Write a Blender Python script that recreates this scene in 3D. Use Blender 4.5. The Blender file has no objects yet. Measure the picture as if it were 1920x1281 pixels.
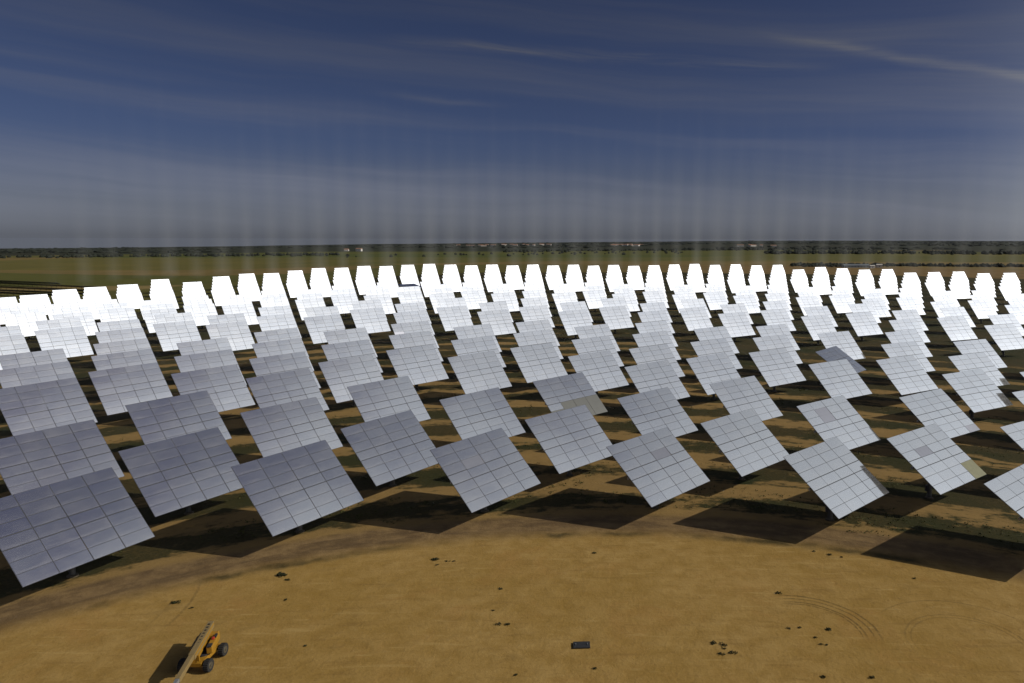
import bpy, bmesh, math, random
from mathutils import Vector, Matrix, noise
R_ = math.radians
random.seed(7)
scene = bpy.context.scene
COL = scene.collection

# ------------------------------------------------------------------ helpers
def link(o, parent=None):
    COL.objects.link(o)
    if parent is not None:
        o.parent = parent
    return o

def tag(o, label=None, cat=None, group=None, kind=None):
    if label: o['label'] = label
    if cat: o['category'] = cat
    if group: o['group'] = group
    if kind: o['kind'] = kind
    return o

def empty(name, loc, rz=0.0):
    o = bpy.data.objects.new(name, None)
    o.empty_display_size = 0.5
    o.location = loc
    o.rotation_euler = (0, 0, rz)
    return link(o)

class MB:
    """collects verts / faces of one mesh object"""
    def __init__(s):
        s.v, s.f, s.m = [], [], []
    def box(s, c, d, mat=0, M=None):
        hx, hy, hz = d[0]/2, d[1]/2, d[2]/2
        b = len(s.v)
        for dx in (-hx, hx):
            for dy in (-hy, hy):
                for dz in (-hz, hz):
                    p = Vector((c[0]+dx, c[1]+dy, c[2]+dz))
                    s.v.append(tuple(M @ p) if M else tuple(p))
        for q in ((0,1,3,2),(4,6,7,5),(0,4,5,1),(2,3,7,6),(0,2,6,4),(1,5,7,3)):
            s.f.append(tuple(b+i for i in q)); s.m.append(mat)
    def beam(s, a, b, w, h=None, mat=0):
        a, b = Vector(a), Vector(b); h = h or w
        d = b-a; L = d.length; d.normalize()
        up = Vector((0,0,1)) if abs(d.z) < .95 else Vector((1,0,0))
        x = d.cross(up).normalized(); z = x.cross(d)
        i = len(s.v)
        for p in (a, b):
            for sx, sz in ((-1,-1),(1,-1),(1,1),(-1,1)):
                s.v.append(tuple(p + x*(sx*w/2) + z*(sz*h/2)))
        for q in ((0,1,2,3),(7,6,5,4),(0,4,5,1),(1,5,6,2),(2,6,7,3),(3,7,4,0)):
            s.f.append(tuple(i+k for k in q)); s.m.append(mat)
    def tube(s, a, b, r0, r1=None, n=12, mat=0, caps=True):
        a, b = Vector(a), Vector(b); r1 = r0 if r1 is None else r1
        d = (b-a).normalized()
        up = Vector((0,0,1)) if abs(d.z) < .95 else Vector((1,0,0))
        x = d.cross(up).normalized(); y = d.cross(x)
        i = len(s.v)
        for p, r in ((a, r0), (b, r1)):
            for k in range(n):
                t = 2*math.pi*k/n
                s.v.append(tuple(p + x*(r*math.cos(t)) + y*(r*math.sin(t))))
        for k in range(n):
            s.f.append((i+k, i+(k+1) % n, i+n+(k+1) % n, i+n+k)); s.m.append(mat)
        if caps:
            s.f.append(tuple(i+k for k in range(n))[::-1]); s.m.append(mat)
            s.f.append(tuple(i+n+k for k in range(n))); s.m.append(mat)
    def mesh(s, name, mats, smooth=False):
        me = bpy.data.meshes.new(name)
        me.from_pydata(s.v, [], s.f)
        for m in (mats if isinstance(mats, (list, tuple)) else [mats]):
            me.materials.append(m)
        me.polygons.foreach_set('material_index', s.m)
        if smooth:
            me.polygons.foreach_set('use_smooth', [True]*len(me.polygons))
        me.update()
        return me
    def build(s, name, mats, parent=None, smooth=False, bevel=0.0):
        o = bpy.data.objects.new(name, s.mesh(name, mats, smooth))
        link(o, parent)
        if bevel:
            bv = o.modifiers.new('bevel', 'BEVEL'); bv.width = bevel; bv.segments = 2; bv.limit_method = 'ANGLE'
        return o

# ------------------------------------------------------------------ node helper
class NT:
    def __init__(s, tree):
        s.t = tree; s.t.nodes.clear()
    def n(s, typ, **kw):
        nd = s.t.nodes.new(typ)
        for k, v in kw.items():
            if k.startswith('i_'):
                key = k[2:]
                key = int(key) if key.isdigit() else key.replace('_', ' ')
                s.put(nd.inputs[key], v)
            else:
                setattr(nd, k, v)
        return nd
    def put(s, sock, v):
        if hasattr(v, 'is_output'):
            s.t.links.new(v, sock)
        else:
            sock.default_value = v
    def math(s, op, a, b=None, c=None, clamp=False):
        nd = s.t.nodes.new('ShaderNodeMath'); nd.operation = op; nd.use_clamp = clamp
        for i, v in enumerate((a, b, c)):
            if v is not None: s.put(nd.inputs[i], v)
        return nd.outputs[0]
    def smooth(s, x, a, b):
        nd = s.t.nodes.new('ShaderNodeMapRange'); nd.interpolation_type = 'SMOOTHSTEP'
        s.put(nd.inputs['Value'], x); nd.inputs['From Min'].default_value = a; nd.inputs['From Max'].default_value = b
        return nd.outputs[0]
    def noise(s, vec, scale, detail=4, rough=.55, dim='3D', dist=0.0):
        nd = s.t.nodes.new('ShaderNodeTexNoise'); nd.noise_dimensions = dim
        if vec is not None: s.put(nd.inputs['Vector'], vec)
        nd.inputs['Scale'].default_value = scale; nd.inputs['Detail'].default_value = detail
        nd.inputs['Roughness'].default_value = rough; nd.inputs['Distortion'].default_value = dist
        return nd.outputs['Fac']
    def mix(s, f, a, b, blend='MIX'):
        nd = s.t.nodes.new('ShaderNodeMix'); nd.data_type = 'RGBA'; nd.blend_type = blend
        s.put(nd.inputs[0], f)
        for sock, v in ((nd.inputs[6], a), (nd.inputs[7], b)):
            s.put(sock, v if hasattr(v, 'is_output') else (*v, 1.0))
        return nd.outputs[2]
    def vec(s, x, y, z=0.0):
        nd = s.t.nodes.new('ShaderNodeCombineXYZ')
        for i, v in enumerate((x, y, z)): s.put(nd.inputs[i], v)
        return nd.outputs[0]

def new_mat(name):
    m = bpy.data.materials.new(name); m.use_nodes = True
    return m, NT(m.node_tree)

def simple_mat(name, col, rough=.6, metal=0.0, var=.25, scale=3.0, spec=.4):
    m, t = new_mat(name)
    tc = t.n('ShaderNodeTexCoord')
    f = t.noise(tc.outputs['Object'], scale, 5, .6)
    a = tuple(c*(1-var) for c in col); b = tuple(min(1, c*(1+var)) for c in col)
    c = t.mix(f, a, b)
    p = t.n('ShaderNodeBsdfPrincipled', i_Base_Color=c, i_Roughness=rough, i_Metallic=metal)
    p.inputs['Specular IOR Level'].default_value = spec
    o = t.n('ShaderNodeOutputMaterial'); t.t.links.new(p.outputs[0], o.inputs[0])
    return m

# ------------------------------------------------------------------ camera and light
CAM_H = 34.727
F_PX = 1364.22                      # focal length in pixels of the 1920 px wide photograph
PITCH, ROLL = -0.149098, 0.001704
SUN_AZ, SUN_EL = 93.709, 33.759     # degrees, clockwise from the viewing direction
AIM = Vector((9.568, 1.525, 106.306))   # the receiver the mirrors throw the sun at
CX0, CY0 = 1.147, 1.862             # foot of the tower, centre of the rings

fw = Vector((0, math.cos(PITCH), math.sin(PITCH))); up0 = Vector((0, -math.sin(PITCH), math.cos(PITCH))); r0 = Vector((1, 0, 0))
rt = r0*math.cos(ROLL) + up0*math.sin(ROLL); upv = -r0*math.sin(ROLL) + up0*math.cos(ROLL)
cam_d = bpy.data.cameras.new('camera'); cam = link(bpy.data.objects.new('camera', cam_d))
cam.matrix_world = Matrix(((rt.x, upv.x, -fw.x, 0), (rt.y, upv.y, -fw.y, 0), (rt.z, upv.z, -fw.z, CAM_H), (0, 0, 0, 1)))
cam_d.sensor_width = 36; cam_d.lens = 36*F_PX/1920
cam_d.shift_x = -177.1/1920; cam_d.shift_y = 13.05/1920
cam_d.clip_end = 60000; cam_d.clip_start = .5
scene.camera = cam

def project(P):
    d = Vector(P) - Vector((0, 0, CAM_H)); z = d.dot(fw)
    return (960+177.1 + F_PX*d.dot(rt)/z, 640.5+13.05 - F_PX*d.dot(upv)/z, z)

sa, se = R_(SUN_AZ), R_(SUN_EL)
SUN = Vector((math.sin(sa)*math.cos(se), math.cos(sa)*math.cos(se), math.sin(se)))
sd = bpy.data.lights.new('sun', 'SUN'); sd.energy = 5.0; sd.angle = R_(.53); sd.color = (1.0, .93, .80)
so = link(bpy.data.objects.new('sun', sd)); so.rotation_euler = SUN.to_track_quat('Z', 'Y').to_euler(); so.location = (0, 0, 200)

vs = scene.view_settings
vs.view_transform = 'Standard'; vs.look = 'None'; vs.gamma = 1.0; vs.exposure = -0.62; vs.use_curve_mapping = False
scene.render.film_transparent = False
scene.cycles.transparent_max_bounces = 256      # sunlight crosses many of the lit-air shafts
scene.cycles.max_bounces = 10; scene.cycles.use_denoising = True

w = bpy.data.worlds.new('World'); scene.world = w; w.use_nodes = True
t = NT(w.node_tree)
sky = t.n('ShaderNodeTexSky', sky_type='NISHITA', sun_disc=False)
sky.sun_elevation = se; sky.sun_rotation = sa; sky.altitude = 200
sky.air_density = 0.5; sky.dust_density = 0.95; sky.ozone_density = 3.0
tc = t.n('ShaderNodeTexCoord')
sx = t.n('ShaderNodeSeparateXYZ', i_0=tc.outputs['Generated'])
t.put(sky.inputs['Vector'], t.vec(sx.outputs[0], sx.outputs[1], t.math('MAXIMUM', sx.outputs[2], .004)))
az = t.math('ARCTAN2', sx.outputs[0], sx.outputs[1]); el = t.math('ARCSINE', sx.outputs[2])
# cirrus: broad veils, fine fibres and two long streaks, all fixed on the sky by azimuth and elevation
warp = t.noise(t.vec(t.math('MULTIPLY', az, 1.6), t.math('MULTIPLY', el, 4.0)), 1.0, 3)
elw = t.math('ADD', t.math('ADD', el, t.math('MULTIPLY', az, .07)), t.math('MULTIPLY', t.math('SUBTRACT', warp, .5), .07))
veil = t.smooth(t.noise(t.vec(t.math('MULTIPLY', az, .9), t.math('MULTIPLY', elw, 24.0), 3.3), 1.0, 5, .55), .40, .74)
veil2 = t.smooth(t.noise(t.vec(t.math('MULTIPLY', az, 1.3), t.math('MULTIPLY', elw, 34.0), 8.1), 1.0, 5, .6), .30, .75)
fib = t.noise(t.vec(t.math('MULTIPLY', az, 3.0), t.math('MULTIPLY', elw, 70.0), 1.7), 1.0, 6, .62)
def streak(c0, slope, bend, width, a0, a1, off):
    d = t.math('SUBTRACT', az, off)
    line = t.math('ADD', t.math('ADD', c0, t.math('MULTIPLY', d, slope)), t.math('MULTIPLY', t.math('MULTIPLY', d, d), bend))
    wob = t.math('MULTIPLY', t.math('SUBTRACT', t.noise(t.vec(t.math('MULTIPLY', az, 9.0), t.math('MULTIPLY', el, 20.0), off), 1.0, 4), .5), .016)
    q = t.math('DIVIDE', t.math('SUBTRACT', t.math('ADD', el, wob), line), width)
    g = t.math('POWER', 2.718, t.math('MULTIPLY', t.math('MULTIPLY', q, q), -1.0))
    e = t.math('MULTIPLY', t.smooth(az, a0, a0+.16), t.math('SUBTRACT', 1.0, t.smooth(az, a1-.16, a1)))
    return t.math('MULTIPLY', t.math('MULTIPLY', g, e), t.smooth(fib, .30, .68))
s1 = streak(.232, -.055, -.06, .0065, -.32, .32, 0.0)
s2 = streak(.249, -.21, -.10, .0055, .16, .70, .23)
s3 = streak(.175, -.05, 0.0, .0040, -.33, -.10, -.2)
cl = t.math('ADD', t.math('MULTIPLY', veil, t.math('ADD', .10, t.math('MULTIPLY', fib, .45))), t.math('MULTIPLY', t.math('ADD', t.math('ADD', s1, s2), t.math('MULTIPLY', s3, .6)), .75))
sky_boost = t.math('MULTIPLY', t.smooth(az, .40, 1.02), t.math('SUBTRACT', 1.0, t.smooth(el, .51, .95)))     # sun-side sky, mostly out of view, brightened for the mirrors to reflect
cl = t.math('MULTIPLY', cl, t.smooth(el, -.01, .06))
cl = t.math('ADD', cl, t.math('MULTIPLY', t.math('MULTIPLY', t.smooth(az, -.05, .75), t.smooth(el, -.01, .10)), t.math('MULTIPLY', veil2, .30)), clamp=True)
sky_boost = t.math('MULTIPLY', sky_boost, t.math('ADD', .74, t.math('MULTIPLY', fib, .5)), clamp=True)
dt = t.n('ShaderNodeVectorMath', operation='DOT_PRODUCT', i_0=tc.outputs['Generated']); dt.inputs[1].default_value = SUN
aur = t.math('MULTIPLY', t.smooth(dt.outputs['Value'], .835, .905), t.math('SUBTRACT', 1.0, t.smooth(el, .78, .93)))   # glow added round the unseen sun to brighten the mid-field mirrors
sky_boost = t.math('MAXIMUM', sky_boost, t.math('MULTIPLY', aur, .70), clamp=True)
bw = t.n('ShaderNodeRGBToBW', i_Color=sky.outputs[0])
lum = bw.outputs[0]
low = t.math('SUBTRACT', 1.0, t.smooth(el, .01, .14))
skyc = t.mix(1.0, sky.outputs[0], (1.05, .95, 1.10), 'MULTIPLY')
skyc = t.mix(t.math('MULTIPLY', low, .80), skyc, t.mix(1.0, t.vec(lum, lum, lum), (1.10, 1.18, 1.37), 'MULTIPLY'))
cloudc = t.mix(1.0, t.vec(lum, lum, lum), (1.74, 1.86, 2.38), 'MULTIPLY')
fin = t.mix(sky_boost, t.mix(cl, skyc, cloudc), t.mix(1.0, t.vec(lum, lum, lum), (4.75, 5.0, 5.3), 'MULTIPLY'))
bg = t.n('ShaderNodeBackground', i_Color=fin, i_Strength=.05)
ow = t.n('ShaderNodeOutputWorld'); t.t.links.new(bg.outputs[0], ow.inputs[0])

# ------------------------------------------------------------------ terrain
def sstep(x, a, b):
    x = min(1, max(0, (x-a)/(b-a))); return x*x*(3-2*x)
DIP = [(-180, .004), (-60, .0085), (-38, .0100), (-28, .0092), (-17, .0057), (-6, .0037), (2, .0022), (12, .0008), (20, .0001), (30, .0), (60, .001), (180, .004)]
def dip(a):
    a = math.degrees(a)
    for (a0, d0), (a1, d1) in zip(DIP, DIP[1:]):
        if a0 <= a <= a1: return d0+(d1-d0)*(a-a0)/(a1-a0)
    return .004
def ter(x, y):
    dx, dy = x-CX0, y-CY0
    r = math.hypot(dx, dy); a = math.atan2(dx, dy)
    dg = -math.degrees(a)
    z = -(1.35+.65*sstep(r, 300, 650))*math.sin(a-R_(3.7))*sstep(r, 100, 190)*(1-sstep(dg, 14, 30))
    z -= 6.8*sstep(dg, 15, 33)*(1-sstep(dg, 75, 120))*min(1, max(0, (r-150)/410))      # the land falls away on the left
    z *= 1-sstep(r, 900, 1500)
    if r > 1500:
        d = dip(a)+(CAM_H/1500-dip(a))*(1500/r)**1.5
        n = noise.fractal(Vector((x/2600, y/2600, .3)), 1.0, 2.0, 5)
        d -= n*.0009*sstep(r, 2200, 5000)
        z = CAM_H-r*d
    elif r > 780:
        z += noise.noise(Vector((x/300, y/300, 0)))*1.2*sstep(r, 780, 1100)*(1-sstep(r, 1300, 1500))
    return z

# ground material: sand clearing, gravel ring track, scrub between the rings, fields and woods beyond
def ground_material():
    m, t = new_mat('earth')
    g = t.n('ShaderNodeNewGeometry')
    P = g.outputs['Position']
    s = t.n('ShaderNodeSeparateXYZ', i_0=P)
    dx = t.math('SUBTRACT', s.outputs[0], CX0); dy = t.math('SUBTRACT', s.outputs[1], CY0)
    r = t.math('SQRT', t.math('ADD', t.math('MULTIPLY', dx, dx), t.math('MULTIPLY', dy, dy)))
    a = t.math('ARCTAN2', dx, dy)
    P2 = t.vec(s.outputs[0], s.outputs[1], 0.0)
    polar = t.vec(t.math('MULTIPLY', a, 14.0), t.math('MULTIPLY', r, .55), 0.0)      # streaks that run round the rings
    n1 = t.noise(P2, .055, 5, .6); n2 = t.noise(P2, .45, 6, .65); n3 = t.noise(P2, 2.6, 5, .7); n4 = t.noise(polar, 1.0, 5, .6)
    nb = t.noise(P2, .016, 3, .5)
    sand = t.mix(t.smooth(n2, .3, .7), (.270, .166, .046), (.350, .228, .077))
    sand = t.mix(t.math('MULTIPLY', t.smooth(n1, .35, .7), .55), sand, (.245, .148, .032))
    sand = t.mix(t.math('MULTIPLY', t.smooth(n3, .56, .76), .45), sand, (.17, .108, .036))
    sand = t.mix(t.math('MULTIPLY', t.smooth(t.noise(P2, .9, 6, .75, dist=.6), .60, .80), .5), sand, (.40, .30, .13))
    sand = t.mix(t.math('MULTIPLY', t.smooth(n4, .56, .75), .35), sand, (.18, .115, .04))
    sand = t.mix(t.math('MULTIPLY', t.smooth(t.noise(P2, .13, 5, .65, dist=.8), .50, .72), .45), sand, (.30, .165, .048))
    sand = t.mix(t.math('MULTIPLY', t.smooth(t.noise(t.vec(t.math('MULTIPLY', a, 26.0), t.math('MULTIPLY', r, 2.4), 5.0), 1.0, 5, .65), .56, .74), .42), sand, (.20, .12, .038))
    n5 = t.noise(P2, 1.35, 6, .72, dist=.4); n6 = t.noise(P2, 5.5, 3, .7)
    sand = t.mix(t.math('MULTIPLY', t.smooth(n5, .55, .78), .36), sand, (.42, .30, .125))
    sand = t.mix(t.math('MULTIPLY', t.math('SUBTRACT', 1.0, t.smooth(n5, .26, .42)), .40), sand, (.185, .108, .030))
    sand = t.mix(t.math('MULTIPLY', t.smooth(n6, .58, .72), .36), sand, (.13, .085, .030))
    fl = t.noise(t.vec(t.math('ADD', t.math('MULTIPLY', s.outputs[0], .16), t.math('MULTIPLY', n1, 2.2)), t.math('ADD', t.math('MULTIPLY', s.outputs[1], 1.15), t.math('MULTIPLY', nb, 5.0)), 2.0), 1.0, 5, .62)
    sand = t.mix(t.math('MULTIPLY', t.smooth(fl, .55, .70), .50), sand, (.205, .122, .036))
    sand = t.mix(t.math('MULTIPLY', t.math('SUBTRACT', 1.0, t.smooth(fl, .30, .43)), .40), sand, (.42, .29, .11))
    # wheel ruts left by a machine that turned here
    def ruts(cx, cy, radii, x0, col, fac):
        ex = t.math('SUBTRACT', s.outputs[0], cx); ey = t.math('SUBTRACT', s.outputs[1], cy)
        q = t.math('SQRT', t.math('ADD', t.math('MULTIPLY', ex, ex), t.math('MULTIPLY', ey, ey)))
        q = t.math('ADD', q, t.math('MULTIPLY', t.math('SUBTRACT', n2, .5), .35))
        tot = None
        for rr, wd in radii:
            b = t.math('SUBTRACT', 1.0, t.smooth(t.math('ABSOLUTE', t.math('SUBTRACT', q, rr)), wd*.3, wd))
            tot = b if tot is None else t.math('MAXIMUM', tot, b)
        k = t.math('MULTIPLY', t.smooth(ex, x0, x0+2.5), t.smooth(ey, -1.8, .6))
        return t.math('MULTIPLY', t.math('MULTIPLY', t.math('MULTIPLY', tot, k), t.smooth(n3, .25, .6)), fac)
    sand = t.mix(ruts(17.5, 60.5, ((6.85, .16), (6.25, .12), (5.6, .14), (5.25, .1)), -1.5, None, .75), sand, (.085, .055, .02))
    sand = t.mix(ruts(31.5, 58.5, ((5.2, .14), (4.7, .12), (7.9, .14)), -6.5, None, .4), sand, (.11, .07, .027))
    sand = t.mix(ruts(-60.0, 62.0, ((20.2, .2), (18.4, .18)), 17.0, None, .45), sand, (.11, .07, .027))
    # gravel track round the clearing
    rw = t.math('ADD', r, t.math('ADD', t.math('MULTIPLY', t.math('SUBTRACT', n2, .5), 1.7), t.math('MULTIPLY', t.math('SUBTRACT', n1, .5), 1.6)))
    trk = t.mix(t.smooth(n2, .3, .7), (.125, .080, .038), (.220, .145, .066))
    trk = t.mix(t.math('MULTIPLY', t.smooth(n4, .42, .65), .7), trk, (.085, .055, .028))
    c = t.mix(t.smooth(rw, 78.4, 83.0), sand, trk)
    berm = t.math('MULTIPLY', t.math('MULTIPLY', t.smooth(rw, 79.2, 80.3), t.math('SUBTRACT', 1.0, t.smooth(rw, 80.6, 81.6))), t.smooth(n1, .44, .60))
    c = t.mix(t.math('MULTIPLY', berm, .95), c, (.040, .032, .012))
    # between the heliostats: sandy strips along each ring, dark earth and weeds between
    ph = t.math('MULTIPLY', t.math('SUBTRACT', r, 95.0), 2*math.pi/13.0)
    stripe = t.math('SINE', t.math('ADD', ph, t.math('MULTIPLY', t.math('SUBTRACT', n1, .5), 3.0)))
    mask = t.math('ADD', t.math('MULTIPLY', stripe, .26), t.math('ADD', t.math('MULTIPLY', t.math('SUBTRACT', n2, .5), .9), t.math('MULTIPLY', t.math('SUBTRACT', n4, .5), 1.1)))
    mask = t.math('ADD', mask, t.math('MULTIPLY', t.math('SUBTRACT', nb, .5), 1.6))
    mask = t.math('SUBTRACT', mask, t.math('SUBTRACT', t.math('MULTIPLY', t.smooth(r, 150.0, 420.0), .45), t.math('MULTIPLY', t.math('SUBTRACT', 1.0, t.smooth(r, 95.0, 170.0)), .05)))
    mask = t.math('SUBTRACT', mask, t.math('MULTIPLY', t.smooth(r, 120.0, 240.0), t.math('ADD', .08, t.math('MULTIPLY', t.smooth(a, .0, .45), .20))))
    soil = t.mix(t.smooth(n3, .3, .7), (.026, .024, .009), (.070, .050, .018))
    soil = t.mix(t.smooth(n1, .35, .7), soil, (.024, .028, .009))
    strip = t.mix(n2, (.285, .184, .066), (.165, .106, .040))
    fieldc = t.mix(t.smooth(mask, -.12, .14), soil, strip)
    c = t.mix(t.smooth(rw, 85.6, 87.6), c, fieldc)
    # open country
    rim = t.math('ADD', r, t.math('MULTIPLY', t.math('SUBTRACT', nb, .5), 60.0))
    edge = t.math('SUBTRACT', 765.0, t.math('MULTIPLY', t.smooth(t.math('MULTIPLY', a, -1.0), .12, .62), 300.0))
    ro = t.math('SUBTRACT', rim, edge)
    lat = t.vec(t.math('MULTIPLY', s.outputs[0], .0011), t.math('MULTIPLY', s.outputs[1], .0042), 0.0)
    vo = t.n('ShaderNodeTexVoronoi', i_Vector=lat, i_Scale=1.0); vo.feature = 'F1'
    hue = t.n('ShaderNodeSeparateColor', i_0=vo.outputs['Color'])
    ramp = t.n('ShaderNodeValToRGB', i_0=hue.outputs[0])
    e = ramp.color_ramp; e.interpolation = 'CONSTANT'
    cols = [(0, (.090, .090, .022)), (.22, (.125, .108, .030)), (.40, (.175, .125, .045)), (.52, (.070, .082, .021)), (.70, (.105, .098, .027)), (.86, (.21, .155, .062))]
    e.elements[0].position = 0; e.elements[0].color = (*cols[0][1], 1); e.elements[1].position = cols[1][0]; e.elements[1].color = (*cols[1][1], 1)
    for p_, c_ in cols[2:]:
        q = e.elements.new(p_); q.color = (*c_, 1)
    ctry = t.mix(t.math('MULTIPLY', t.smooth(t.noise(P2, .012, 5, .6), .3, .7), .4), ramp.outputs[0], (.060, .062, .019))
    near = t.mix(t.smooth(a, -.25, .25), (.098, .094, .024), (.190, .122, .048))
    near = t.mix(t.math('MULTIPLY', t.smooth(n1, .35, .7), .5), near, (.05, .045, .014))
    ctry = t.mix(t.smooth(ro, 230.0, 260.0), near, ctry)
    wood = t.smooth(t.math('ADD', t.noise(t.vec(t.math('MULTIPLY', s.outputs[0], .0009), t.math('MULTIPLY', s.outputs[1], .0018), 0.0), 1.0, 6, .65), t.math('MULTIPLY', t.smooth(r, 1700.0, 2900.0), .75)), .62, .70)
    ctry = t.mix(t.math('MULTIPLY', wood, .92), ctry, (.022, .026, .018))
    c = t.mix(t.smooth(ro, 0.0, 14.0), c, ctry)
    p = t.n('ShaderNodeBsdfPrincipled', i_Base_Color=c, i_Roughness=.95)
    p.inputs['Specular IOR Level'].default_value = .1
    hgt = t.math('ADD', t.math('MULTIPLY', n3, .5), t.math('ADD', n2, t.math('MULTIPLY', n4, .6)))
    bp = t.n('ShaderNodeBump', i_Height=hgt, i_Strength=.55, i_Distance=.22)
    t.t.links.new(bp.outputs[0], p.inputs['Normal'])
    o = t.n('ShaderNodeOutputMaterial'); t.t.links.new(p.outputs[0], o.inputs[0])
    return m

def build_ground():
    radii = [0, 25, 50] + [60+4*i for i in range(35)]
    x = 200.0
    while x < 780: radii.append(x); x *= 1.045
    while x < 10500: radii.append(x); x *= 1.055
    azs = []
    d = -180.0
    while d < 180-1e-6:
        azs.append(R_(d)); d += .6 if -62 <= d < 54 else 4.0
    N = len(azs)
    V = [(CX0, CY0, 0.0)]; Fc = []
    for r in radii[1:]:
        for a in azs:
            X, Y = CX0+r*math.sin(a), CY0+r*math.cos(a)
            V.append((X, Y, ter(X, Y)))
    for k in range(N):
        Fc.append((0, 1+(k+1) % N, 1+k))
    for i in range(len(radii)-2):
        b = 1+i*N
        for k in range(N):
            k2 = (k+1) % N
            Fc.append((b+k, b+k2, b+N+k2, b+N+k))
    me = bpy.data.meshes.new('ground'); me.from_pydata(V, [], Fc)
    me.polygons.foreach_set('use_smooth', [True]*len(me.polygons))
    me.materials.append(ground_material()); me.update()
    bm = bmesh.new(); bm.from_mesh(me); bmesh.ops.recalc_face_normals(bm, faces=bm.faces)
    if sum(f.normal.z for f in bm.faces) < 0: bmesh.ops.reverse_faces(bm, faces=bm.faces)
    bm.to_mesh(me); bm.free()
    o = link(bpy.data.objects.new('ground', me)); tag(o, kind='structure'); return o
build_ground()

# ------------------------------------------------------------------ heliostats
PW, PH, HP = 12.84, 9.45, 6.02
OFF = .75

def mirror_material():
    m, t = new_mat('mirror_glass')
    at = t.n('ShaderNodeAttribute', attribute_name='facet'); oi = t.n('ShaderNodeObjectInfo'); tc = t.n('ShaderNodeTexCoord')
    s = t.n('ShaderNodeSeparateXYZ', i_0=tc.outputs['Object'])
    rnd = oi.outputs['Random']
    u = t.vec(t.math('ADD', t.math('MULTIPLY', s.outputs[0], .45), t.math('MULTIPLY', rnd, 37.0)), t.math('ADD', t.math('MULTIPLY', s.outputs[2], 5.5), t.math('MULTIPLY', at.outputs['Fac'], 19.0)), rnd)
    st = t.noise(u, 1.0, 4, .6)                                        # wiping streaks along each facet
    bl = t.noise(t.vec(s.outputs[0], s.outputs[2], t.math('MULTIPLY', rnd, 50.0)), .55, 4, .6)
    dust = t.math('ADD', t.math('MULTIPLY', t.smooth(st, .25, .8), .045), t.math('MULTIPLY', t.smooth(bl, .4, .75), .035))
    fz = t.math('FRACT', t.math('DIVIDE', t.math('ADD', s.outputs[2], PH/2), PH/7))
    dust = t.math('ADD', dust, t.math('MULTIPLY', t.math('SUBTRACT', 1.0, t.smooth(fz, .04, .42)), t.math('MULTIPLY', t.smooth(st, .2, .7), .06)))
    dust = t.math('ADD', dust, t.math('MULTIPLY', at.outputs['Fac'], .03))
    dust = t.math('ADD', dust, t.math('MULTIPLY', rnd, .025))
    base = t.mix(t.math('MULTIPLY', at.outputs['Fac'], .5), (.91, .94, .985), (.80, .83, .88))
    ga = t.n('ShaderNodeBsdfGlossy', i_Color=base, i_Roughness=.05)
    gb = t.n('ShaderNodeBsdfGlossy', i_Color=(.90, .90, .90, 1), i_Roughness=MIRROR_ROUGH)
    df = t.n('ShaderNodeBsdfDiffuse', i_Color=(.46, .45, .44, 1))
    m1 = t.n('ShaderNodeMixShader', i_0=t.math('ADD', MIRROR_LOBE, t.math('MULTIPLY', dust, .6))); t.t.links.new(ga.outputs[0], m1.inputs[1]); t.t.links.new(gb.outputs[0], m1.inputs[2])
    m2 = t.n('ShaderNodeMixShader', i_0=t.math('ADD', .015, t.math('MULTIPLY', dust, .8))); t.t.links.new(m1.outputs[0], m2.inputs[1]); t.t.links.new(df.outputs[0], m2.inputs[2])
    # dark edge seal round every facet, broader along the torque tube rows and the middle seam
    fx = t.math('FRACT', t.math('DIVIDE', t.math('ADD', s.outputs[0], PW/2), PW/4))
    ex = t.math('MULTIPLY', t.math('MINIMUM', fx, t.math('SUBTRACT', 1.0, fx)), PW/4)
    ez = t.math('MULTIPLY', t.math('MINIMUM', fz, t.math('SUBTRACT', 1.0, fz)), PH/7)
    inr = t.math('LESS_THAN', t.math('ABSOLUTE', s.outputs[2]), PH/14*1.2)
    seal = t.math('MAXIMUM', t.math('LESS_THAN', ex, .045), t.math('LESS_THAN', ez, t.math('ADD', .026, t.math('MULTIPLY', inr, .030))))
    sl = t.n('ShaderNodeBsdfDiffuse', i_Color=(.05, .052, .058, 1))
    m3 = t.n('ShaderNodeMixShader', i_0=t.math('MULTIPLY', seal, .85)); t.t.links.new(m2.outputs[0], m3.inputs[1]); t.t.links.new(sl.outputs[0], m3.inputs[2])
    o = t.n('ShaderNodeOutputMaterial'); t.t.links.new(m3.outputs[0], o.inputs[0])
    return m
MIRROR_ROUGH, MIRROR_LOBE = .29, .028
M_MIRROR = mirror_material()
M_STEEL = simple_mat('galvanised_steel', (.34, .35, .36), .45, .6, .15)
M_BACK = simple_mat('panel_back', (.20, .21, .23), .6, .2, .15)
M_POST = simple_mat('post_paint', (.07, .07, .07), .5, .1, .12)
M_DRIVE = simple_mat('drive_paint', (.22, .24, .27), .5, .2, .12)
M_CONC = simple_mat('concrete', (.07, .055, .035), .9, 0, .2)

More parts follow.
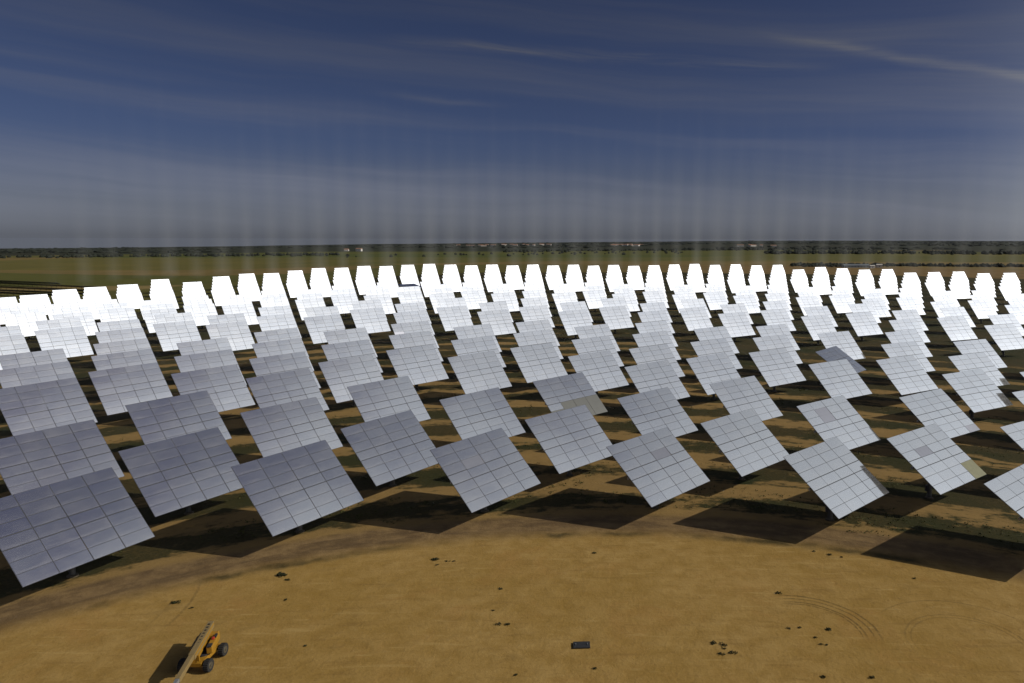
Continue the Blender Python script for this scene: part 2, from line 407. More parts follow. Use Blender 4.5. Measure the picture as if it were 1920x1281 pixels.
COLX = [-PW/2, -PW/4, 0, PW/4, PW/2]
def facet_rects():
    """28 facets, four columns and seven rows, with a wider gap down the middle and round the torque tube"""
    out = []
    fh = PH/7
    for i in range(4):
        x0, x1 = COLX[i], COLX[i+1]
        x0 += .024 if i == 2 else (.011 if i else 0); x1 -= .024 if i == 1 else (.011 if i < 3 else 0)
        for j in range(7):
            z0, z1 = -PH/2+j*fh, -PH/2+(j+1)*fh
            z0 += .008 if j else 0; z1 -= .008 if j < 6 else 0
            out.append((i, j, x0, x1, z0, z1))
    return out
def facet_box(mb, x0, x1, z0, z1, y0, rx, rz, th=.05):
    cx, cz = (x0+x1)/2, (z0+z1)/2
    M = Matrix.Translation((cx, y0, cz)) @ Matrix.Rotation(rx, 4, 'X') @ Matrix.Rotation(rz, 4, 'Z')
    hx, hz = (x1-x0)/2, (z1-z0)/2; b = len(mb.v)
    for y in (0, th):
        for X, Z in ((-hx, -hz), (hx, -hz), (hx, hz), (-hx, hz)):
            mb.v.append(tuple(M @ Vector((X, y, Z))))
    for q, mt in (((0,1,2,3), 0), ((7,6,5,4), 1), ((0,4,5,1), 1), ((1,5,6,2), 1), ((2,6,7,3), 1), ((3,7,4,0), 1)):
        mb.f.append(tuple(b+k for k in q)); mb.m.append(mt)
def mirror_mesh(name, seed, skip=()):
    rg = random.Random(seed); mb = MB(); fac = []
    for (i, j, x0, x1, z0, z1) in facet_rects():
        cx, cz = (x0+x1)/2, (z0+z1)/2
        rv = rg.random()**2
        ry, rx = rg.gauss(0, .0030), rg.gauss(0, .0030)
        if (i, j) in skip: continue
        facet_box(mb, x0, x1, z0, z1, 0, rx-cz/900, ry+cx/900)
        fac += [rv]*6
    me = mb.mesh(name, [M_MIRROR, M_BACK])
    a = me.attributes.new('facet', 'FLOAT', 'FACE'); a.data.foreach_set('value', fac)
    return me
MIRRORS = [mirror_mesh('mirror_panel', 11+k) for k in range(6)]
def frame_mesh():
    mb = MB()
    mb.tube((-6.0, .62, 0), (6.0, .62, 0), .17, n=10)
    for x in (-4.9, -1.7, 1.7, 4.9):
        mb.beam((x, .09, -4.6), (x, .09, 4.6), .08, .06)
        mb.beam((x, .62, -.2), (x, .13, -4.4), .07); mb.beam((x, .62, .2), (x, .13, 4.4), .07)
        for z in (-2.2, 2.2):
            mb.beam((x, .12, z), (x, .38, z), .05)
    for z in (-4.05, -1.9, 1.9, 4.05):
        mb.beam((-6.2, .155, z), (6.2, .155, z), .06, .05)
    return mb.mesh('support_frame', M_STEEL)
def post_mesh():
    mb = MB()
    mb.tube((0, 0, .25), (0, 0, HP-1.15), .30, .26, 14, 0)
    mb.tube((0, 0, -.3), (0, 0, .12), .6, .55, 14, 1)
    return mb.mesh('pedestal', [M_POST, M_CONC])
def drive_mesh():
    mb = MB()
    mb.tube((0, 0, HP-1.15), (0, 0, HP-.55), .36, .36, 12)
    mb.box((0, -.1, HP-.62), (.9, .5, .5))
    mb.tube((.45, .2, HP-.9), (.95, .2, HP-.9), .13, .13, 8)
    return mb.mesh('drive_unit', M_DRIVE)
def cab_mesh():
    mb = MB(); mb.box((0, .42, 1.35), (.5, .26, .8)); return mb.mesh('control_box', M_POST)
ME_FRAME, ME_POST, ME_DRIVE, ME_CAB = frame_mesh(), post_mesh(), drive_mesh(), cab_mesh()

AZ0, DAZ = 0.0650056, 0.0827886
RINGS = []   # (radius, step in DAZ, parity offset in steps)
for k, r in enumerate((88.9, 101.9, 115.9, 129.3)): RINGS.append((r, 1.5, k % 2, 1))
for r, e in ((143.7, 0), (155.5, 1), (167.2, 0), (180.6, 1), (192.4, 0), (206.7, 1), (217.5, 0)): RINGS.append((r, 1.0, e, 2))
for r, e in ((250., 0), (266., 1), (284., 0), (304., 1)): RINGS.append((r, 2/3, e, 3))
for r, e in ((331., 1), (347., 0), (365., 1), (382., 0), (399., 1), (416., 0)): RINGS.append((r, .5, e, 3))
for r, e in ((426., 1), (461., 0), (478., 1), (496., 0), (514., 1), (533., 0), (552., 1), (572., 0), (592., 1), (612., 0), (632., 1), (653., 0), (674., 1), (696., 0), (718., 1), (740., 0)): RINGS.append((r, 1/3, e, 4))
RMAX = {-29: 440, -28: 462, -27: 482, -26: 509, -25: 554, -24: 577, -23: 609, -22: 654, -21: 617, -20: 654, -19: 690, -18: 660, -17: 690, -16: 718, -15: 700, -14: 700, -13: 695, -12: 700, -11: 718,
        -10: 700, -9: 680, -8: 700, -7: 680, -6: 700, -5: 675, -4: 700, -3: 690, -2: 705, -1: 700, 0: 711, 1: 712, 2: 735, 3: 716, 4: 742, 5: 714, 6: 735, 7: 650, 8: 684, 9: 699, 10: 658, 11: 668, 12: 636, 13: 650,
        14: 645, 15: 650, 16: 655, 17: 650, 18: 652}
slots = []   # every heliostat: ring number, index in DAZ units, position
for n, (r, step, par, zone) in enumerate(RINGS):
    for q in range(-40, 41):
        if (q-par) % 2: continue
        idx = q*step; a = AZ0+DAZ*idx
        if not (-.86 < a < .66): continue
        if zone == 4 and (q not in RMAX or r > RMAX[q]+14): continue
        if r == 143.7 and q % 6: continue
        lim = RMAX.get(round(idx*3), 420 if idx < 0 else 660)
        if r > lim+14: continue
        a += R_(-1.0)*sstep(-math.degrees(a), 27, 35)*sstep(r, 350, 450)
        rr = 455.0 if (n, q) == (20, -8) else r
        if (n, q) == (22, -12): continue
        X, Y = CX0+rr*math.sin(a), CY0+rr*math.cos(a)
        if any(abs(T['r']-r) < 16 and (T['c'].xy-Vector((X, Y))).length < 15.6 for T in slots): continue
        slots.append(dict(ring=n, q=q, a=a, r=r, zone=zone, c=Vector((X, Y, HP+ter(X, Y)))))
TWEAK = {(0, -6): (-.0063, -.0069), (0, -4): (-.003, -.010), (0, 0): (-.012, .0066), (0, 2): (-.0118, -.0047), (1, -3): (.045, 0), (1, -1): (-.0186, 0), (1, 1): (.0127, -.003), (2, 0): (0, .0135), (2, -4): (-.005, -.012),
         (3, -3): (-.0106, -.0066), (3, -1): (0, .035), (3, 3): (.0222, .0082)}
def orient(S):
    tv = (AIM-S['c']).normalized(); n = (tv+SUN).normalized()
    yaw = math.atan2(n.x, -n.y); elv = math.asin(n.z)
    rg = random.Random(S['ring']*1000+S['q'])
    dy, dt = TWEAK.get((S['ring'], S['q']), (rg.gauss(0, .0035), rg.gauss(0, .0035)))
    dy2, dt2 = S.get('extra', (0, 0))
    return yaw+dy+dy2, elv+dt+dt2
def corners(S):
    yaw, elv = orient(S)
    M = Matrix.Translation(S['c']) @ Matrix.Rotation(yaw, 4, 'Z') @ Matrix.Rotation(-elv, 4, 'X')
    return [M @ Vector((x, 0, z)) for x, z in ((-PW/2, PH/2), (PW/2, PH/2), (PW/2, -PH/2), (-PW/2, -PH/2))]
vis, off = [], []
for S in slots:
    ps = [project(p) for p in corners(S)]; pc = project(S['c'])
    S['px'] = pc
    inx = [4 < p[0] < 1916 and 0 < p[1] < 1277 for p in ps]
    xs = [p[0] for p in ps]; ys = [p[1] for p in ps]
    S['d'] = pc[2]
    if any(inx) or (min(xs) < 0 < max(xs)-20 and max(ys) > 0 and min(ys) < 1281): vis.append(S)
    elif -200 < pc[0] < 2200 and S['ring'] < 12: off.append(S)
vis.sort(key=lambda S: S['d'])
print('heliostats', len(slots), 'in frame', len(vis), 'beside', len(off))
DBG = [(785, 540), (1578, 668), (200, 548), (1160, 592), (1065, 735), (1570, 705), (1570, 790)]
for g in DBG:
    b = sorted(vis, key=lambda S: (S['px'][0]-g[0])**2+(S['px'][1]-g[1])**2)[:3]
    print(g, [(S['ring'], S['q'], round(S['px'][0]), round(S['px'][1])) for S in b])
ONES = ['', 'first', 'second', 'third', 'fourth', 'fifth', 'sixth', 'seventh', 'eighth', 'ninth', 'tenth', 'eleventh', 'twelfth', 'thirteenth', 'fourteenth', 'fifteenth', 'sixteenth', 'seventeenth', 'eighteenth', 'nineteenth']
def ordinal(k):
    if k < 20: return ONES[k]
    tens, o = divmod(k, 10)
    if o == 0: return {2: 'twentieth', 3: 'thirtieth', 4: 'fortieth'}[tens]
    return {2: 'twenty', 3: 'thirty', 4: 'forty'}[tens]+'-'+ONES[o]

SPECIAL = {   # heliostats that stand out: (ring, q) -> (turn, tilt, label)
    (7, 3): (.30, .22, 'dull blue-grey heliostat turned away behind a bright one, right of centre in the field'),
    (20, -8): (.12, .88, 'heliostat laid almost flat, seen edge-on as a dark strip among white ones'),
    (12, -1): (.0, .012, 'smudged heliostat with blotchy darker and lighter facets in mid field'),
}
byring = {}
for S in vis: byring.setdefault(S['ring'], []).append(S)
for L in byring.values(): L.sort(key=lambda S: S['px'][0])
def helio_label(S):
    k = (S['ring'], S['q'])
    if k in SPECIAL: return SPECIAL[k][2]
    L = byring[S['ring']]; i = L.index(S)+1; n = len(L)
    tone = {1: 'blue-grey', 2: 'pale grey', 3: 'silvery white', 4: 'glaring white'}[S['zone']]
    row = 'first row back' if S['ring'] == 0 else ordinal(S['ring']+1)+' row back'
    if i == 1: pos = 'leftmost in its row'
    elif i == n: pos = 'rightmost in its row'
    elif i <= (n+1)//2: pos = ordinal(i)+" from the row's left end"
    else: pos = ordinal(n-i+1)+" from the row's right end"
    return '%s heliostat, %s from the clearing, %s' % (tone, row, pos)

N_SINGLE = 300
M_DULL = simple_mat('dark_reflection_facet', (.225, .235, .28), .35, .9, .10, 2.0)  # reflection of darker sky in a misaligned facet, put into its colour
M_TAN = simple_mat('brown_reflection_facet', (.225, .226, .21), .28, .85, .10, 1.0)  # brownish reflection on the lower facets, painted as base colour
M_OLIVE = simple_mat('ground_reflection_facet', (.13, .13, .075), .5, .3, .3, 1.2)  # ground mirrored by a tilted facet, painted in as olive
ODD = {   # single facets of a different look: (ring, q) -> list of (column, row from below, material, label)
    (0, 0): [(2, 4, 'dull', 'darker facet')],
    (0, -2): [(1, 4, 'dull', 'darker facet')],
    (2, 2): [(1, 4, 'dull', 'darker facet'), (1, 5, 'dull', 'darker facet')],
    (1, 3): [(1, 4, 'dull', 'darker facet'), (3, 0, 'olive', 'olive facet coloured as reflected ground'), (3, 1, 'olive', 'olive facet coloured as reflected ground')],
    (3, -1): [(c_, r_, 'tan', 'facet coloured with a brownish reflection') for c_ in range(4) for r_ in ((0, 1, 2) if c_ else (0, 1))],
    (3, 3): [(3, 0, 'dull', 'darker facet')],
    (4, 4): [(3, 0, 'olive', 'olive facet coloured as reflected ground')],
    (10, -4): [(0, 4, 'dull', 'darker facet')],
}
def helio_parts(S, i):
    yaw, elv = orient(S)
    c = S['c']
    base = c + Matrix.Rotation(yaw, 3, 'Z') @ Vector((0, OFF, 0)); base.z = c.z-HP
    root = empty('heliostat', base, yaw)
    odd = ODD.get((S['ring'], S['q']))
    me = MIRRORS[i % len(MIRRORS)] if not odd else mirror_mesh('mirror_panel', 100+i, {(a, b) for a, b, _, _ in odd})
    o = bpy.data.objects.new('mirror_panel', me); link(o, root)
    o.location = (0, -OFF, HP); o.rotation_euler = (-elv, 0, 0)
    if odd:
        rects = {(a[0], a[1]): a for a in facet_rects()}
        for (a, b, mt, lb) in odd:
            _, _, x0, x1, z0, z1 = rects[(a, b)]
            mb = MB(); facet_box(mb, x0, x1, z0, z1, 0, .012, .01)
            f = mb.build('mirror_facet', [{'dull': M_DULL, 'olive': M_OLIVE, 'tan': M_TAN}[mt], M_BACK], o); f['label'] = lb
    fr = bpy.data.objects.new('support_frame', ME_FRAME); link(fr, root); fr.location = o.location; fr.rotation_euler = o.rotation_euler
    for nm, me in (('pedestal', ME_POST), ('drive_unit', ME_DRIVE), ('control_box', ME_CAB)):
        link(bpy.data.objects.new(nm, me), root)
    return root
for i, S in enumerate(vis):
    k = (S['ring'], S['q'])
    if k in SPECIAL: S['extra'] = SPECIAL[k][:2]
for i, S in enumerate(vis[:N_SINGLE]):
    tag(helio_parts(S, i), helio_label(S), 'heliostat', 'heliostats of the solar field')

# the heliostats beyond the first three hundred, and those just beside the frame, are one mass
mass = MB(); FAC = []
def add_mesh(mb, me, M, mo):
    b = len(mb.v)
    mb.v += [tuple(M @ v.co) for v in me.vertices]
    for p in me.polygons:
        mb.f.append(tuple(b+v for v in p.vertices)); mb.m.append(mo[p.material_index])
for i, S in enumerate(vis[N_SINGLE:]+off):
    yaw, elv = orient(S); c = S['c']
    base = c + Matrix.Rotation(yaw, 3, 'Z') @ Vector((0, OFF, 0)); base.z = c.z-HP
    B = Matrix.Translation(base) @ Matrix.Rotation(yaw, 4, 'Z')
    P = B @ Matrix.Translation((0, -OFF, HP)) @ Matrix.Rotation(-elv, 4, 'X')
    me = MIRRORS[i % len(MIRRORS)]
    n0 = len(mass.f); add_mesh(mass, me, P, {0: 0, 1: 1})
    FAC += [a.value for a in me.attributes['facet'].data]
    add_mesh(mass, ME_FRAME, P, {0: 2}); add_mesh(mass, ME_POST, B, {0: 3, 1: 4}); add_mesh(mass, ME_DRIVE, B, {0: 3})
    FAC += [0.0]*(len(mass.f)-len(FAC))
mo = mass.build('distant_heliostats', [M_MIRROR, M_BACK, M_STEEL, M_POST, M_CONC])
a = mo.data.attributes.new('facet', 'FLOAT', 'FACE'); a.data.foreach_set('value', FAC)
tag(mo, 'mass of far white heliostats along the outer rim of the field', 'heliostats', kind='stuff')

# ------------------------------------------------------------------ plants
def leaf_mat(name, col):
    return simple_mat(name, col, .85, 0, .35, 1.3, .2)
M_WEED = leaf_mat('weeds', (.052, .056, .016)); M_BUSH = leaf_mat('bush_leaves', (.020, .026, .010)); M_FAR = leaf_mat('tree_leaves', (.022, .026, .018))
M_TWIG = simple_mat('twig', (.06, .045, .03), .9)
def tuft(mb, x, y, z, r, h, n, rg, mat=0):
    for _ in range(n):
        a = rg.uniform(0, 6.283); q = r*math.sqrt(rg.random()); cz = z+h*rg.random()*(1-.5*q/r)
        px, py = x+q*math.cos(a), y+q*math.sin(a); s = r*rg.uniform(.25, .5)
        d1 = Vector((rg.gauss(0, 1), rg.gauss(0, 1), rg.gauss(0, .6))).normalized()*s
        d2 = Vector((rg.gauss(0, 1), rg.gauss(0, 1), rg.gauss(0, .6))).normalized()*s
        b = len(mb.v); C = Vector((px, py, cz))
        mb.v += [tuple(C-d1*.5-d2*.5), tuple(C+d1*.5-d2*.35), tuple(C+d1*.6+d2*.5), tuple(C-d1*.4+d2*.6)]
        mb.f.append((b, b+1, b+2, b+3)); mb.m.append(mat)
rg = random.Random(5)
wd = MB()
for _ in range(9000):
    a = rg.uniform(-.80, .62); r = 86+ (rg.random()**1.6)*100
    X, Y = CX0+r*math.sin(a), CY0+r*math.cos(a)
    if noise.noise(Vector((X*.09, Y*.09, 4))) + .35*math.sin((r-95)*2*math.pi/13.0+2.2) < .12: continue
    s = rg.uniform(.15, .45)
    tuft(wd, X, Y, ter(X, Y), s, s*.8, 5, rg)
tag(wd.build('weeds', M_WEED), 'low dark weeds growing between the heliostat rings', 'weeds', kind='stuff')

SHRUBS = [((-33.8, 71.4), 1.1, 'widest dark bush at the left inner edge of the gravel track'), ((-32.8, 70.4), .5, 'small bush beside the widest dark bush by the gravel track'), ((-41.4, 65.7), .75, 'flat dark bush alone on the sand left of the boom lift'), ((-39.4, 64.7), .35, 'tiny bush just right of the flat bush above the boom lift'),
 ((-31.1, 66.3), .4, 'single small bush on the sand above and right of the boom lift'), ((-18.6, 75.3), .75, 'round dark bush at the far inner edge of the sand, left of centre'), ((-17.3, 74.9), .38, 'tiny bush right of the round dark bush at the sand edge'), ((-16.5, 74.9), .36, 'outer tiny bush in the trio at the sand edge'), ((-18.2, 74.0), .34, 'tiny bush below the round dark bush at the sand edge'),
 ((-1.4, 77.0), .5, 'lone small bush at the far edge of the sand below the gap between shadows'), ((-10.5, 68.6), .45, 'thin low bush on open sand in the middle of the clearing'), ((-10.6, 64.3), .3, 'tiny bush above the pair of bushes in mid clearing'), ((-9.8, 61.8), .5, 'left bush of the close pair in mid clearing'), ((-9.0, 61.8), .5, 'right bush of the close pair in mid clearing'),
 ((-1.0, 54.9), .4, 'small bush below the dark metal plate'), ((-7.3, 54.0), .35, 'small bush low in the picture left of the dark plate'), ((9.4, 58.8), .55, 'upper left bush of the five bush cluster right of the plate'), ((10.2, 58.5), .55, 'upper right bush of the five bush cluster right of the plate'), ((10.1, 57.9), .34, 'tiny middle bush of the five bush cluster right of the plate'),
 ((9.7, 57.1), .5, 'lower left bush of the five bush cluster right of the plate'), ((10.7, 57.3), .6, 'lower right bush of the five bush cluster right of the plate'), ((16.5, 61.2), .35, 'left bush of the two beside the curved wheel ruts'), ((17.4, 61.3), .38, 'right bush of the two beside the curved wheel ruts'), ((20.0, 61.0), .6, 'dark bush lying inside the curved wheel ruts'),
 ((18.5, 59.7), .36, 'small bush below the dark bush inside the wheel ruts'), ((18.6, 58.6), .34, 'lowest left bush of the group under the wheel ruts'), ((19.1, 58.5), .3, 'lowest right bush of the group under the wheel ruts'), ((17.1, 67.8), .6, 'low flat bush at the upper start of the wheel ruts'), ((24.9, 76.7), .55, 'bush at the sand edge below the third shadow from the left'),
 ((26.0, 76.1), .4, 'small bush right of the bush at the sand edge near the shadow'), ((23.3, 77.6), .4, 'bush touching the sand edge nearest the third shadow'), ((31.9, 71.0), .35, 'lone bush on bare sand near the right hand shadow'), ((17.5, 53.8), .5, 'bush at the bottom edge of the picture below the wheel ruts'), ((21.3, 53.7), .5, 'rightmost bush along the bottom edge of the picture'), ((-25.9, 58.2), .35, 'small dry bush right of the boom lift')]
for k, ((X, Y), s, lb) in enumerate(SHRUBS):
    g = random.Random(900+k); mb = MB()
    s *= .72
    root = empty('bush', (X, Y, ter(X, Y)))
    for _ in range(3):
        tuft(mb, g.gauss(0, s*.30), g.gauss(0, s*.16), .02, s*.5, s*.38, int(14+26*s), g)
    mb.build('foliage', M_BUSH, root)
    st = MB()
    for _ in range(4): st.tube((g.gauss(0, .04), g.gauss(0, .04), -.05), (g.gauss(0, s*.25), g.gauss(0, s*.25), s*.4), .018, .008, 5)
    st.build('stem', M_TWIG, root)
    tag(root, lb, 'bush', 'bushes on the sand')

# dark steel plate lying on the sand
mb = MB(); root = empty('steel_plate', (-2.1, 58.3, 0), R_(3))
mb.box((0, 0, .09), (1.45, .95, .10)); mb.build('plate', simple_mat('dark_plate', (.030, .032, .036), .6, .2), root, bevel=.015)
mb = MB()
for X in (-.5, .5): mb.beam((X, -.12, .20), (X, .12, .20), .035); mb.beam((X, -.12, .13), (X, -.12, .21), .035); mb.beam((X, .12, .13), (X, .12, .21), .035)
mb.build('handle', M_STEEL, root)
tag(root, 'dark rectangular steel plate lying on the open sand', 'plate')

# ------------------------------------------------------------------ boom lift
M_YEL = simple_mat('machine_yellow', (.30, .155, .015), .45, 0, .18, 2.5)
M_GREYP = simple_mat('boom_paint', (.23, .165, .07), .5, .1, .15, 2.0)
M_RUB = simple_mat('tyre_rubber', (.018, .018, .018), .85)
M_DARK = simple_mat('dark_metal', (.035, .035, .038), .6, .3)
M_RIM = simple_mat('rim_paint', (.08, .07, .05), .5, .2)
M_RED = simple_mat('red_paint', (.35, .03, .02), .5)
def boom_lift():
    root = empty('boom_lift', (-33.25, 55.65, 0), 0)
    b = MB()                                                     # chassis
    b.box((0, 0, .72), (1.30, 3.0, .34)); b.box((0, 1.15, .55), (1.75, .22, .22)); b.box((0, -1.15, .55), (1.75, .22, .22))
    b.build('chassis', M_YEL, root, bevel=.03)
    for X in (-1.02, 1.02):
        for Y in (-1.15, 1.15):
            ty = MB(); sgn = 1 if X > 0 else -1
            ty.tube((-.20, 0, 0), (.20, 0, 0), .50, .50, 24)
            for q in range(20):
                an = 2*math.pi*q/20
                ty.box((0, .50*math.cos(an), .50*math.sin(an)), (.36, .07, .05), 0, None)
            wh = ty.build('wheel', M_RUB, root); wh.location = (X, Y, .52)
            rm = MB(); rm.tube((sgn*.19, 0, 0), (sgn*.215, 0, 0), .29, .27, 18); rm.tube((sgn*.21, 0, 0), (sgn*.26, 0, 0), .10, .09, 10)
            rm.build('rim', M_RIM, wh)
    tt = MB(); tt.tube((0, 0, .89), (0, 0, 1.02), .62, .62, 20); tt.build('turntable', M_DARK, root)
    A = math.atan2(2.0, 8.3)                                      # the boom points towards the tower, swung a little
    Rz = Matrix.Rotation(A, 4, 'Z')
    b = MB()
    for X in (-.62, .62):
        b.box((X, .55, 1.32), (.46, 2.1, .60), 0, Rz)
    b.box((0, 1.75, 1.25), (1.5, .75, .75), 0, Rz)
    b.build('engine_cover', M_YEL, root, bevel=.06)
    b = MB(); b.box((0, 2.22, 1.20), (1.25, .22, .62), 0, Rz); b.build('counterweight', M_DARK, root, bevel=.03)
    b = MB(); b.box((.62, -.3, 1.66), (.34, .5, .10), 0, Rz); b.box((.70, 1.2, 1.68), (.18, .5, .12), 0, Rz); b.build('hood_vent', M_DARK, root)
    b = MB(); b.box((.62, .75, 1.70), (.18, .26, .16), 0, Rz); b.build('warning_lamp', M_RED, root, bevel=.02)
    b = MB(); b.beam(Rz @ Vector((0, 2.3, 1.65)), Rz @ Vector((0, -2.2, 1.45)), .30, .34); b.beam(Rz @ Vector((-.26, -2.2, 1.45)), Rz @ Vector((-.26, -2.2, 1.95)), .10, .3); b.beam(Rz @ Vector((.26, -2.2, 1.45)), Rz @ Vector((.26, -2.2, 1.95)), .10, .3)
    b.build('riser_arm', M_YEL, root, bevel=.02)
    def P(s, z): return Rz @ Vector((-.02, 2.75-s, z))
    b = MB(); b.beam(P(0, 1.98), P(5.4, 2.10), .46, .50); b.build('boom', M_GREYP, root, bevel=.02)
    b = MB(); b.beam(P(5.4, 2.12), P(8.7, 2.20), .36, .40); b.build('boom_extension', M_GREYP, root, bevel=.02)
    b = MB(); b.beam(P(8.7, 2.20), P(10.6, 2.26), .28, .31); b.build('boom_extension', M_STEEL, root, bevel=.02)
    for sx in (-1, 1):
        b = MB(); o_ = Rz.to_3x3() @ Vector((sx*.245, 0, .10)); b.beam(P(.2, 1.98)+o_, P(5.2, 2.09)+o_, .03, .12); b.build('boom_stripe', M_YEL, root)
    b = MB(); b.tube(P(.7, 1.62), P(3.6, 1.92), .075, .075, 10); b.tube(P(3.6, 1.92), P(4.2, 1.97), .045, .045, 10); b.build('lift_cylinder', M_STEEL, root)
    b = MB()
    for k in range(9):
        b.box(tuple(P(.6+k*.5, 2.28)), (.16, .12, .06), 0, None)
    b.build('cable_guide', M_DARK, root)
    pb = MB(); c0 = P(11.6, 1.65)
    for X in (-1.1, 1.1):
        for Y in (-.42, .42):
            pb.tube((c0.x+X, c0.y+Y, c0.z), (c0.x+X, c0.y+Y, c0.z+1.1), .025, .025, 6)
    for zz in (.05, .55, 1.1):
        for (p, q) in (((-1.1, -.42), (1.1, -.42)), ((1.1, -.42), (1.1, .42)), ((1.1, .42), (-1.1, .42)), ((-1.1, .42), (-1.1, -.42))):
            pb.tube((c0.x+p[0], c0.y+p[1], c0.z+zz), (c0.x+q[0], c0.y+q[1], c0.z+zz), .025, .025, 6)
    pb.box((c0.x, c0.y, c0.z), (2.2, .84, .04)); pb.beam(P(10.6, 2.26), c0+Vector((0, .42, .3)), .16, .16)
    pb.build('work_platform', M_STEEL, root)
    tag(root, 'yellow boom lift with long grey boom parked on the sand', 'boom lift')
boom_lift()
# ------------------------------------------------------------------ far things
M_WHITE = simple_mat('white_render', (.52, .50, .47), .8, 0, .06); M_TILE = simple_mat('roof_tile', (.30, .16, .10), .85, 0, .2); M_WIN = simple_mat('dark_window', (.03, .035, .04), .3)
M_SHED = simple_mat('shed_sheet', (.16, .18, .20), .5, .3, .12)
def house(x, y, wd, dp, h, rz, lb, grp=None, name='house', cat='house', roof=M_TILE, wallm=M_WHITE):
    root = empty(name, (x, y, ter(x, y)-.3), rz)
    b = MB(); b.box((0, 0, h/2), (wd, dp, h)); b.build('wall', wallm, root)
    b = MB(); i = len(b.v); e = .4; rh = min(wd, dp)*.22
    b.v += [(-wd/2-e, -dp/2-e, h), (wd/2+e, -dp/2-e, h), (wd/2+e, dp/2+e, h), (-wd/2-e, dp/2+e, h), (-wd/2-e, 0, h+rh), (wd/2+e, 0, h+rh)]
    for q in ((0,1,5,4), (2,3,4,5), (0,4,3), (1,2,5), (3,2,1,0)): b.f.append(q); b.m.append(0)
    b.build('roof', roof, root)
    n = max(1, int(wd//4))
    for k in range(n):
        b = MB(); b.box(((k+.5)/n*wd-wd/2, -dp/2-.03, h*.52), (1.1, .08, 1.2)); b.build('window', M_WIN, root)
    tag(root, lb, cat, grp)
g = random.Random(21)
vill = []
for (a0, a1, n, r0_, r1_) in ((-11.5, -4.5, 16, 3300, 3900), (.2, 2.8, 12, 3000, 3300), (-19.6, -18.2, 2, 2150, 2250), (10.0, 13.0, 5, 2700, 2900)):
    for k in range(n):
        a = R_(a0+(a1-a0)*(k+g.random())/n); r = g.uniform(r0_, r1_)
        vill.append((CX0+r*math.sin(a), CY0+r*math.cos(a), g.uniform(9, 26), g.uniform(8, 12), g.uniform(4, 7.5), g.uniform(-.4, .4)))
for v in vill:
    house(*v, 'small white house of the distant villages below the hills', 'houses of the distant villages')
house(332.7, 917, 6.0, 4.0, 3.2, .1, 'left of two small white huts beyond the right rim of the field', 'white huts beyond the field', 'hut', 'hut', M_WHITE)
house(348.2, 935, 7.0, 4.5, 4.0, -.1, 'larger right one of two white huts beyond the right rim of the field', 'white huts beyond the field', 'hut', 'hut', M_WHITE)
house(318, 935, 34, 8, 3.0, .12, 'long low grey shed left of the two white huts', None, 'shed', 'shed', M_SHED, M_SHED)

# dark rows of panels of the neighbouring plant, far left
M_PV = simple_mat('dark_panel', (.022, .024, .028), .35, .2, .2, .5)
def panel_row(p, q, lb):
    p, q = Vector((*p, 0)), Vector((*q, 0)); L = (q-p).length; mid = (p+q)/2
    root = empty('panel_row', (mid.x, mid.y, ter(mid.x, mid.y)), math.atan2(q.y-p.y, q.x-p.x))
    b = MB(); n = int(L//7); M = Matrix.Translation((0, 0, 2.2)) @ Matrix.Rotation(R_(-28), 4, 'X')
    for k in range(n):
        b.box(((k+.5)/n*L-L/2, 0, 0), (L/n-.35, 3.6, .08), 0, M)
    b.build('panel_table', M_PV, root)
    s = MB()
    for k in range(n+1): s.tube((k/n*L-L/2, 0, -.6), (k/n*L-L/2, 0, 2.2), .12, .12, 6)
    s.tube((-L/2, 0, 2.1), (L/2, 0, 2.1), .09, .09, 6)
    s.build('support', M_DARK, root)
    tag(root, lb, 'panel row', 'dark panel rows left of the field')
panel_row((-620, 700), (-480, 640), 'farthest of the dark panel rows at the left edge of the picture')
panel_row((-560, 660), (-405, 585), 'second farthest dark panel row, ending behind the left white heliostats')
panel_row((-540, 612), (-385, 548), 'third dark panel row back at the left edge of the picture')
panel_row((-500, 570), (-370, 520), 'nearest long dark panel row beyond the leftmost white heliostats')
panel_row((-450, 535), (-375, 505), 'short nearest dark panel row touching the left heliostats in view')

# tree lines and far woods: nobody could count them
def blob(mb, x, y, z, r, h, g):
    b = len(mb.v); n = 7
    for lv, (rr, zz) in enumerate(((.75, .05), (1.0, .40), (.70, .78), (.2, 1.0))):
        for k in range(n):
            t_ = 2*math.pi*(k+lv*.5)/n; q = r*rr*g.uniform(.72, 1.2)
            mb.v.append((x+q*math.cos(t_), y+q*math.sin(t_), z-.4+h*zz*g.uniform(.88, 1.1)))
    for lv in range(3):
        for k in range(n):
            k2 = (k+1) % n
            mb.f.append((b+lv*n+k, b+lv*n+k2, b+(lv+1)*n+k2, b+(lv+1)*n+k)); mb.m.append(0)
    mb.f.append(tuple(b+3*n+k for k in range(n))); mb.m.append(0)
hd = MB()
def line(a0, a1, r0_, r1_, n, hmin, hmax, spread):
    hmin, hmax = hmin*.72, hmax*.72
    for k in range(n):
        u = g.random(); a = R_(a0+(a1-a0)*u); r = r0_+(r1_-r0_)*u+g.gauss(0, spread)
        X, Y = CX0+r*math.sin(a), CY0+r*math.cos(a); h = g.uniform(hmin, hmax)
        blob(hd, X, Y, ter(X, Y), h*g.uniform(.5, .9), h, g)
line(14.0, 36.0, 1010, 1180, 520, 3.0, 6.5, 12)
line(15.0, 19.0, 985, 1010, 60, 2.0, 4.0, 6)
line(12.0, 38.0, 1750, 1950, 500, 6, 11, 40)
line(-8.0, 20.0, 1900, 2300, 260, 5, 10, 50)
line(-42.0, -20.0, 1750, 1650, 260, 5, 9, 40)
line(-20.0, 6.0, 1500, 1800, 60, 4, 8, 60)
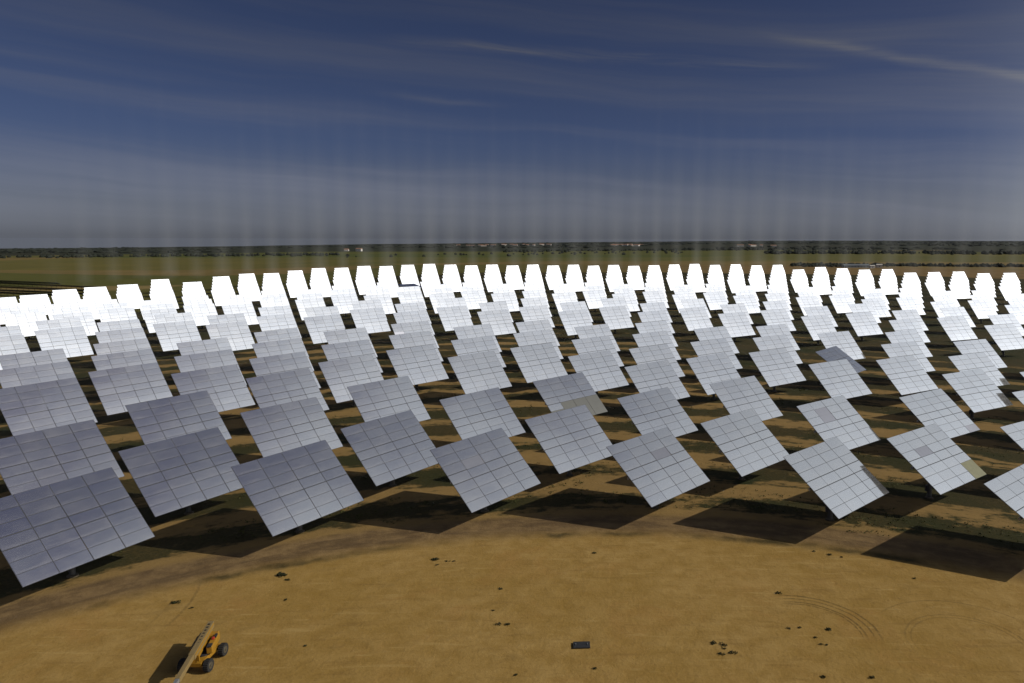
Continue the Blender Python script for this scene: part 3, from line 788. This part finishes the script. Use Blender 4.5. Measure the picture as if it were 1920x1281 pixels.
tag(hd.build('tree_lines', M_FAR), 'dark tree lines and hedges crossing the fields beyond the heliostats', 'trees', kind='stuff')
fwd = MB()
for _ in range(3600):
    a = R_(g.uniform(-46, 38)); r = 2300*math.exp(g.random()**.8*1.2)
    X, Y = CX0+r*math.sin(a), CY0+r*math.cos(a)
    if noise.noise(Vector((X/700, Y/900, 2))) + .35*sstep(r, 2300, 5000) < .08: continue
    h = g.uniform(3, 7)
    blob(fwd, X, Y, ter(X, Y), h*g.uniform(1.5, 3.2), h, g)
tag(fwd.build('far_woods', M_FAR), 'dark scattered woods on the far hills under the horizon', 'woods', kind='stuff')

# ------------------------------------------------------------------ beams: the dusty air the outer mirrors light up on its way to the receiver
BEAM = 5.2e-4
bmv = MB()
for q in sorted(RMAX):
    rs = [S['r'] for S in slots if S['zone'] == 4 and S['q'] == q]
    if len(rs) < 2: continue
    a = AZ0+DAZ*q/3; ra, rb = min(rs), max(rs)
    ex, ey = math.sin(a), math.cos(a); px_, py_ = math.cos(a), -math.sin(a)
    wd = random.uniform(4.5, 8.0); kf, kb = random.uniform(280, 340), random.uniform(180, 240)
    def pt(r, z, off):
        return (CX0+ex*r+px_*off, CY0+ey*r+py_*off, z)
    def up(r, k): return 10.5+(106-10.5)*(r-k)/r
    rm, km = (ra+rb)/2, (kf+kb)/2
    b = len(bmv.v)
    bmv.v += [pt(ra, 10.5, 0), pt(rm, 10.5, wd), pt(rb, 10.5, 0), pt(rm, 10.5, -wd), pt(kf, up(ra, kf), 0), pt(km, up(rm, km), wd*.5), pt(kb, up(rb, kb), 0), pt(km, up(rm, km), -wd*.5)]
    for f in ((0,1,2,3), (7,6,5,4), (0,4,5,1), (1,5,6,2), (2,6,7,3), (3,7,4,0)):
        bmv.f.append(tuple(b+i for i in f)); bmv.m.append(0)
m, t = new_mat('lit_dust')
pv = t.n('ShaderNodeVolumePrincipled', i_Color=(.95, .96, .93, 1), i_Density=BEAM, i_Anisotropy=-.1)
o = t.n('ShaderNodeOutputMaterial'); t.t.links.new(pv.outputs[0], o.inputs['Volume'])
bo = bmv.build('light_beams', m)
bm = bmesh.new(); bm.from_mesh(bo.data); bmesh.ops.recalc_face_normals(bm, faces=bm.faces); bm.to_mesh(bo.data); bm.free()
tag(bo, 'faint upright shafts of lit dusty air above the outer white heliostats', 'light beams', kind='stuff')

# ------------------------------------------------------------------ haze
HAZE = 5e-6
if HAZE > 0:
    me = bpy.data.meshes.new('haze'); bm = bmesh.new(); bmesh.ops.create_cube(bm, size=1.0)
    zlo, zhi = min(v.co.z for v in bpy.data.objects['ground'].data.vertices)-1.0, max(max(v.co.z for n_ in ('ground', 'far_woods', 'tree_lines') for v in bpy.data.objects[n_].data.vertices), CAM_H)+1.5
    for v in bm.verts: v.co = Vector((v.co.x*22500, v.co.y*22500, zlo if v.co.z < 0 else zhi))
    bm.to_mesh(me); bm.free()
    hz = link(bpy.data.objects.new('haze', me)); tag(hz, 'thin pale haze over the plain', 'haze', kind='stuff')
    m, t = new_mat('haze_air')
    pv = t.n('ShaderNodeVolumePrincipled', i_Color=(.62, .73, .98, 1), i_Density=HAZE, i_Anisotropy=.2)
    o = t.n('ShaderNodeOutputMaterial'); t.t.links.new(pv.outputs[0], o.inputs['Volume'])
    me.materials.append(m)
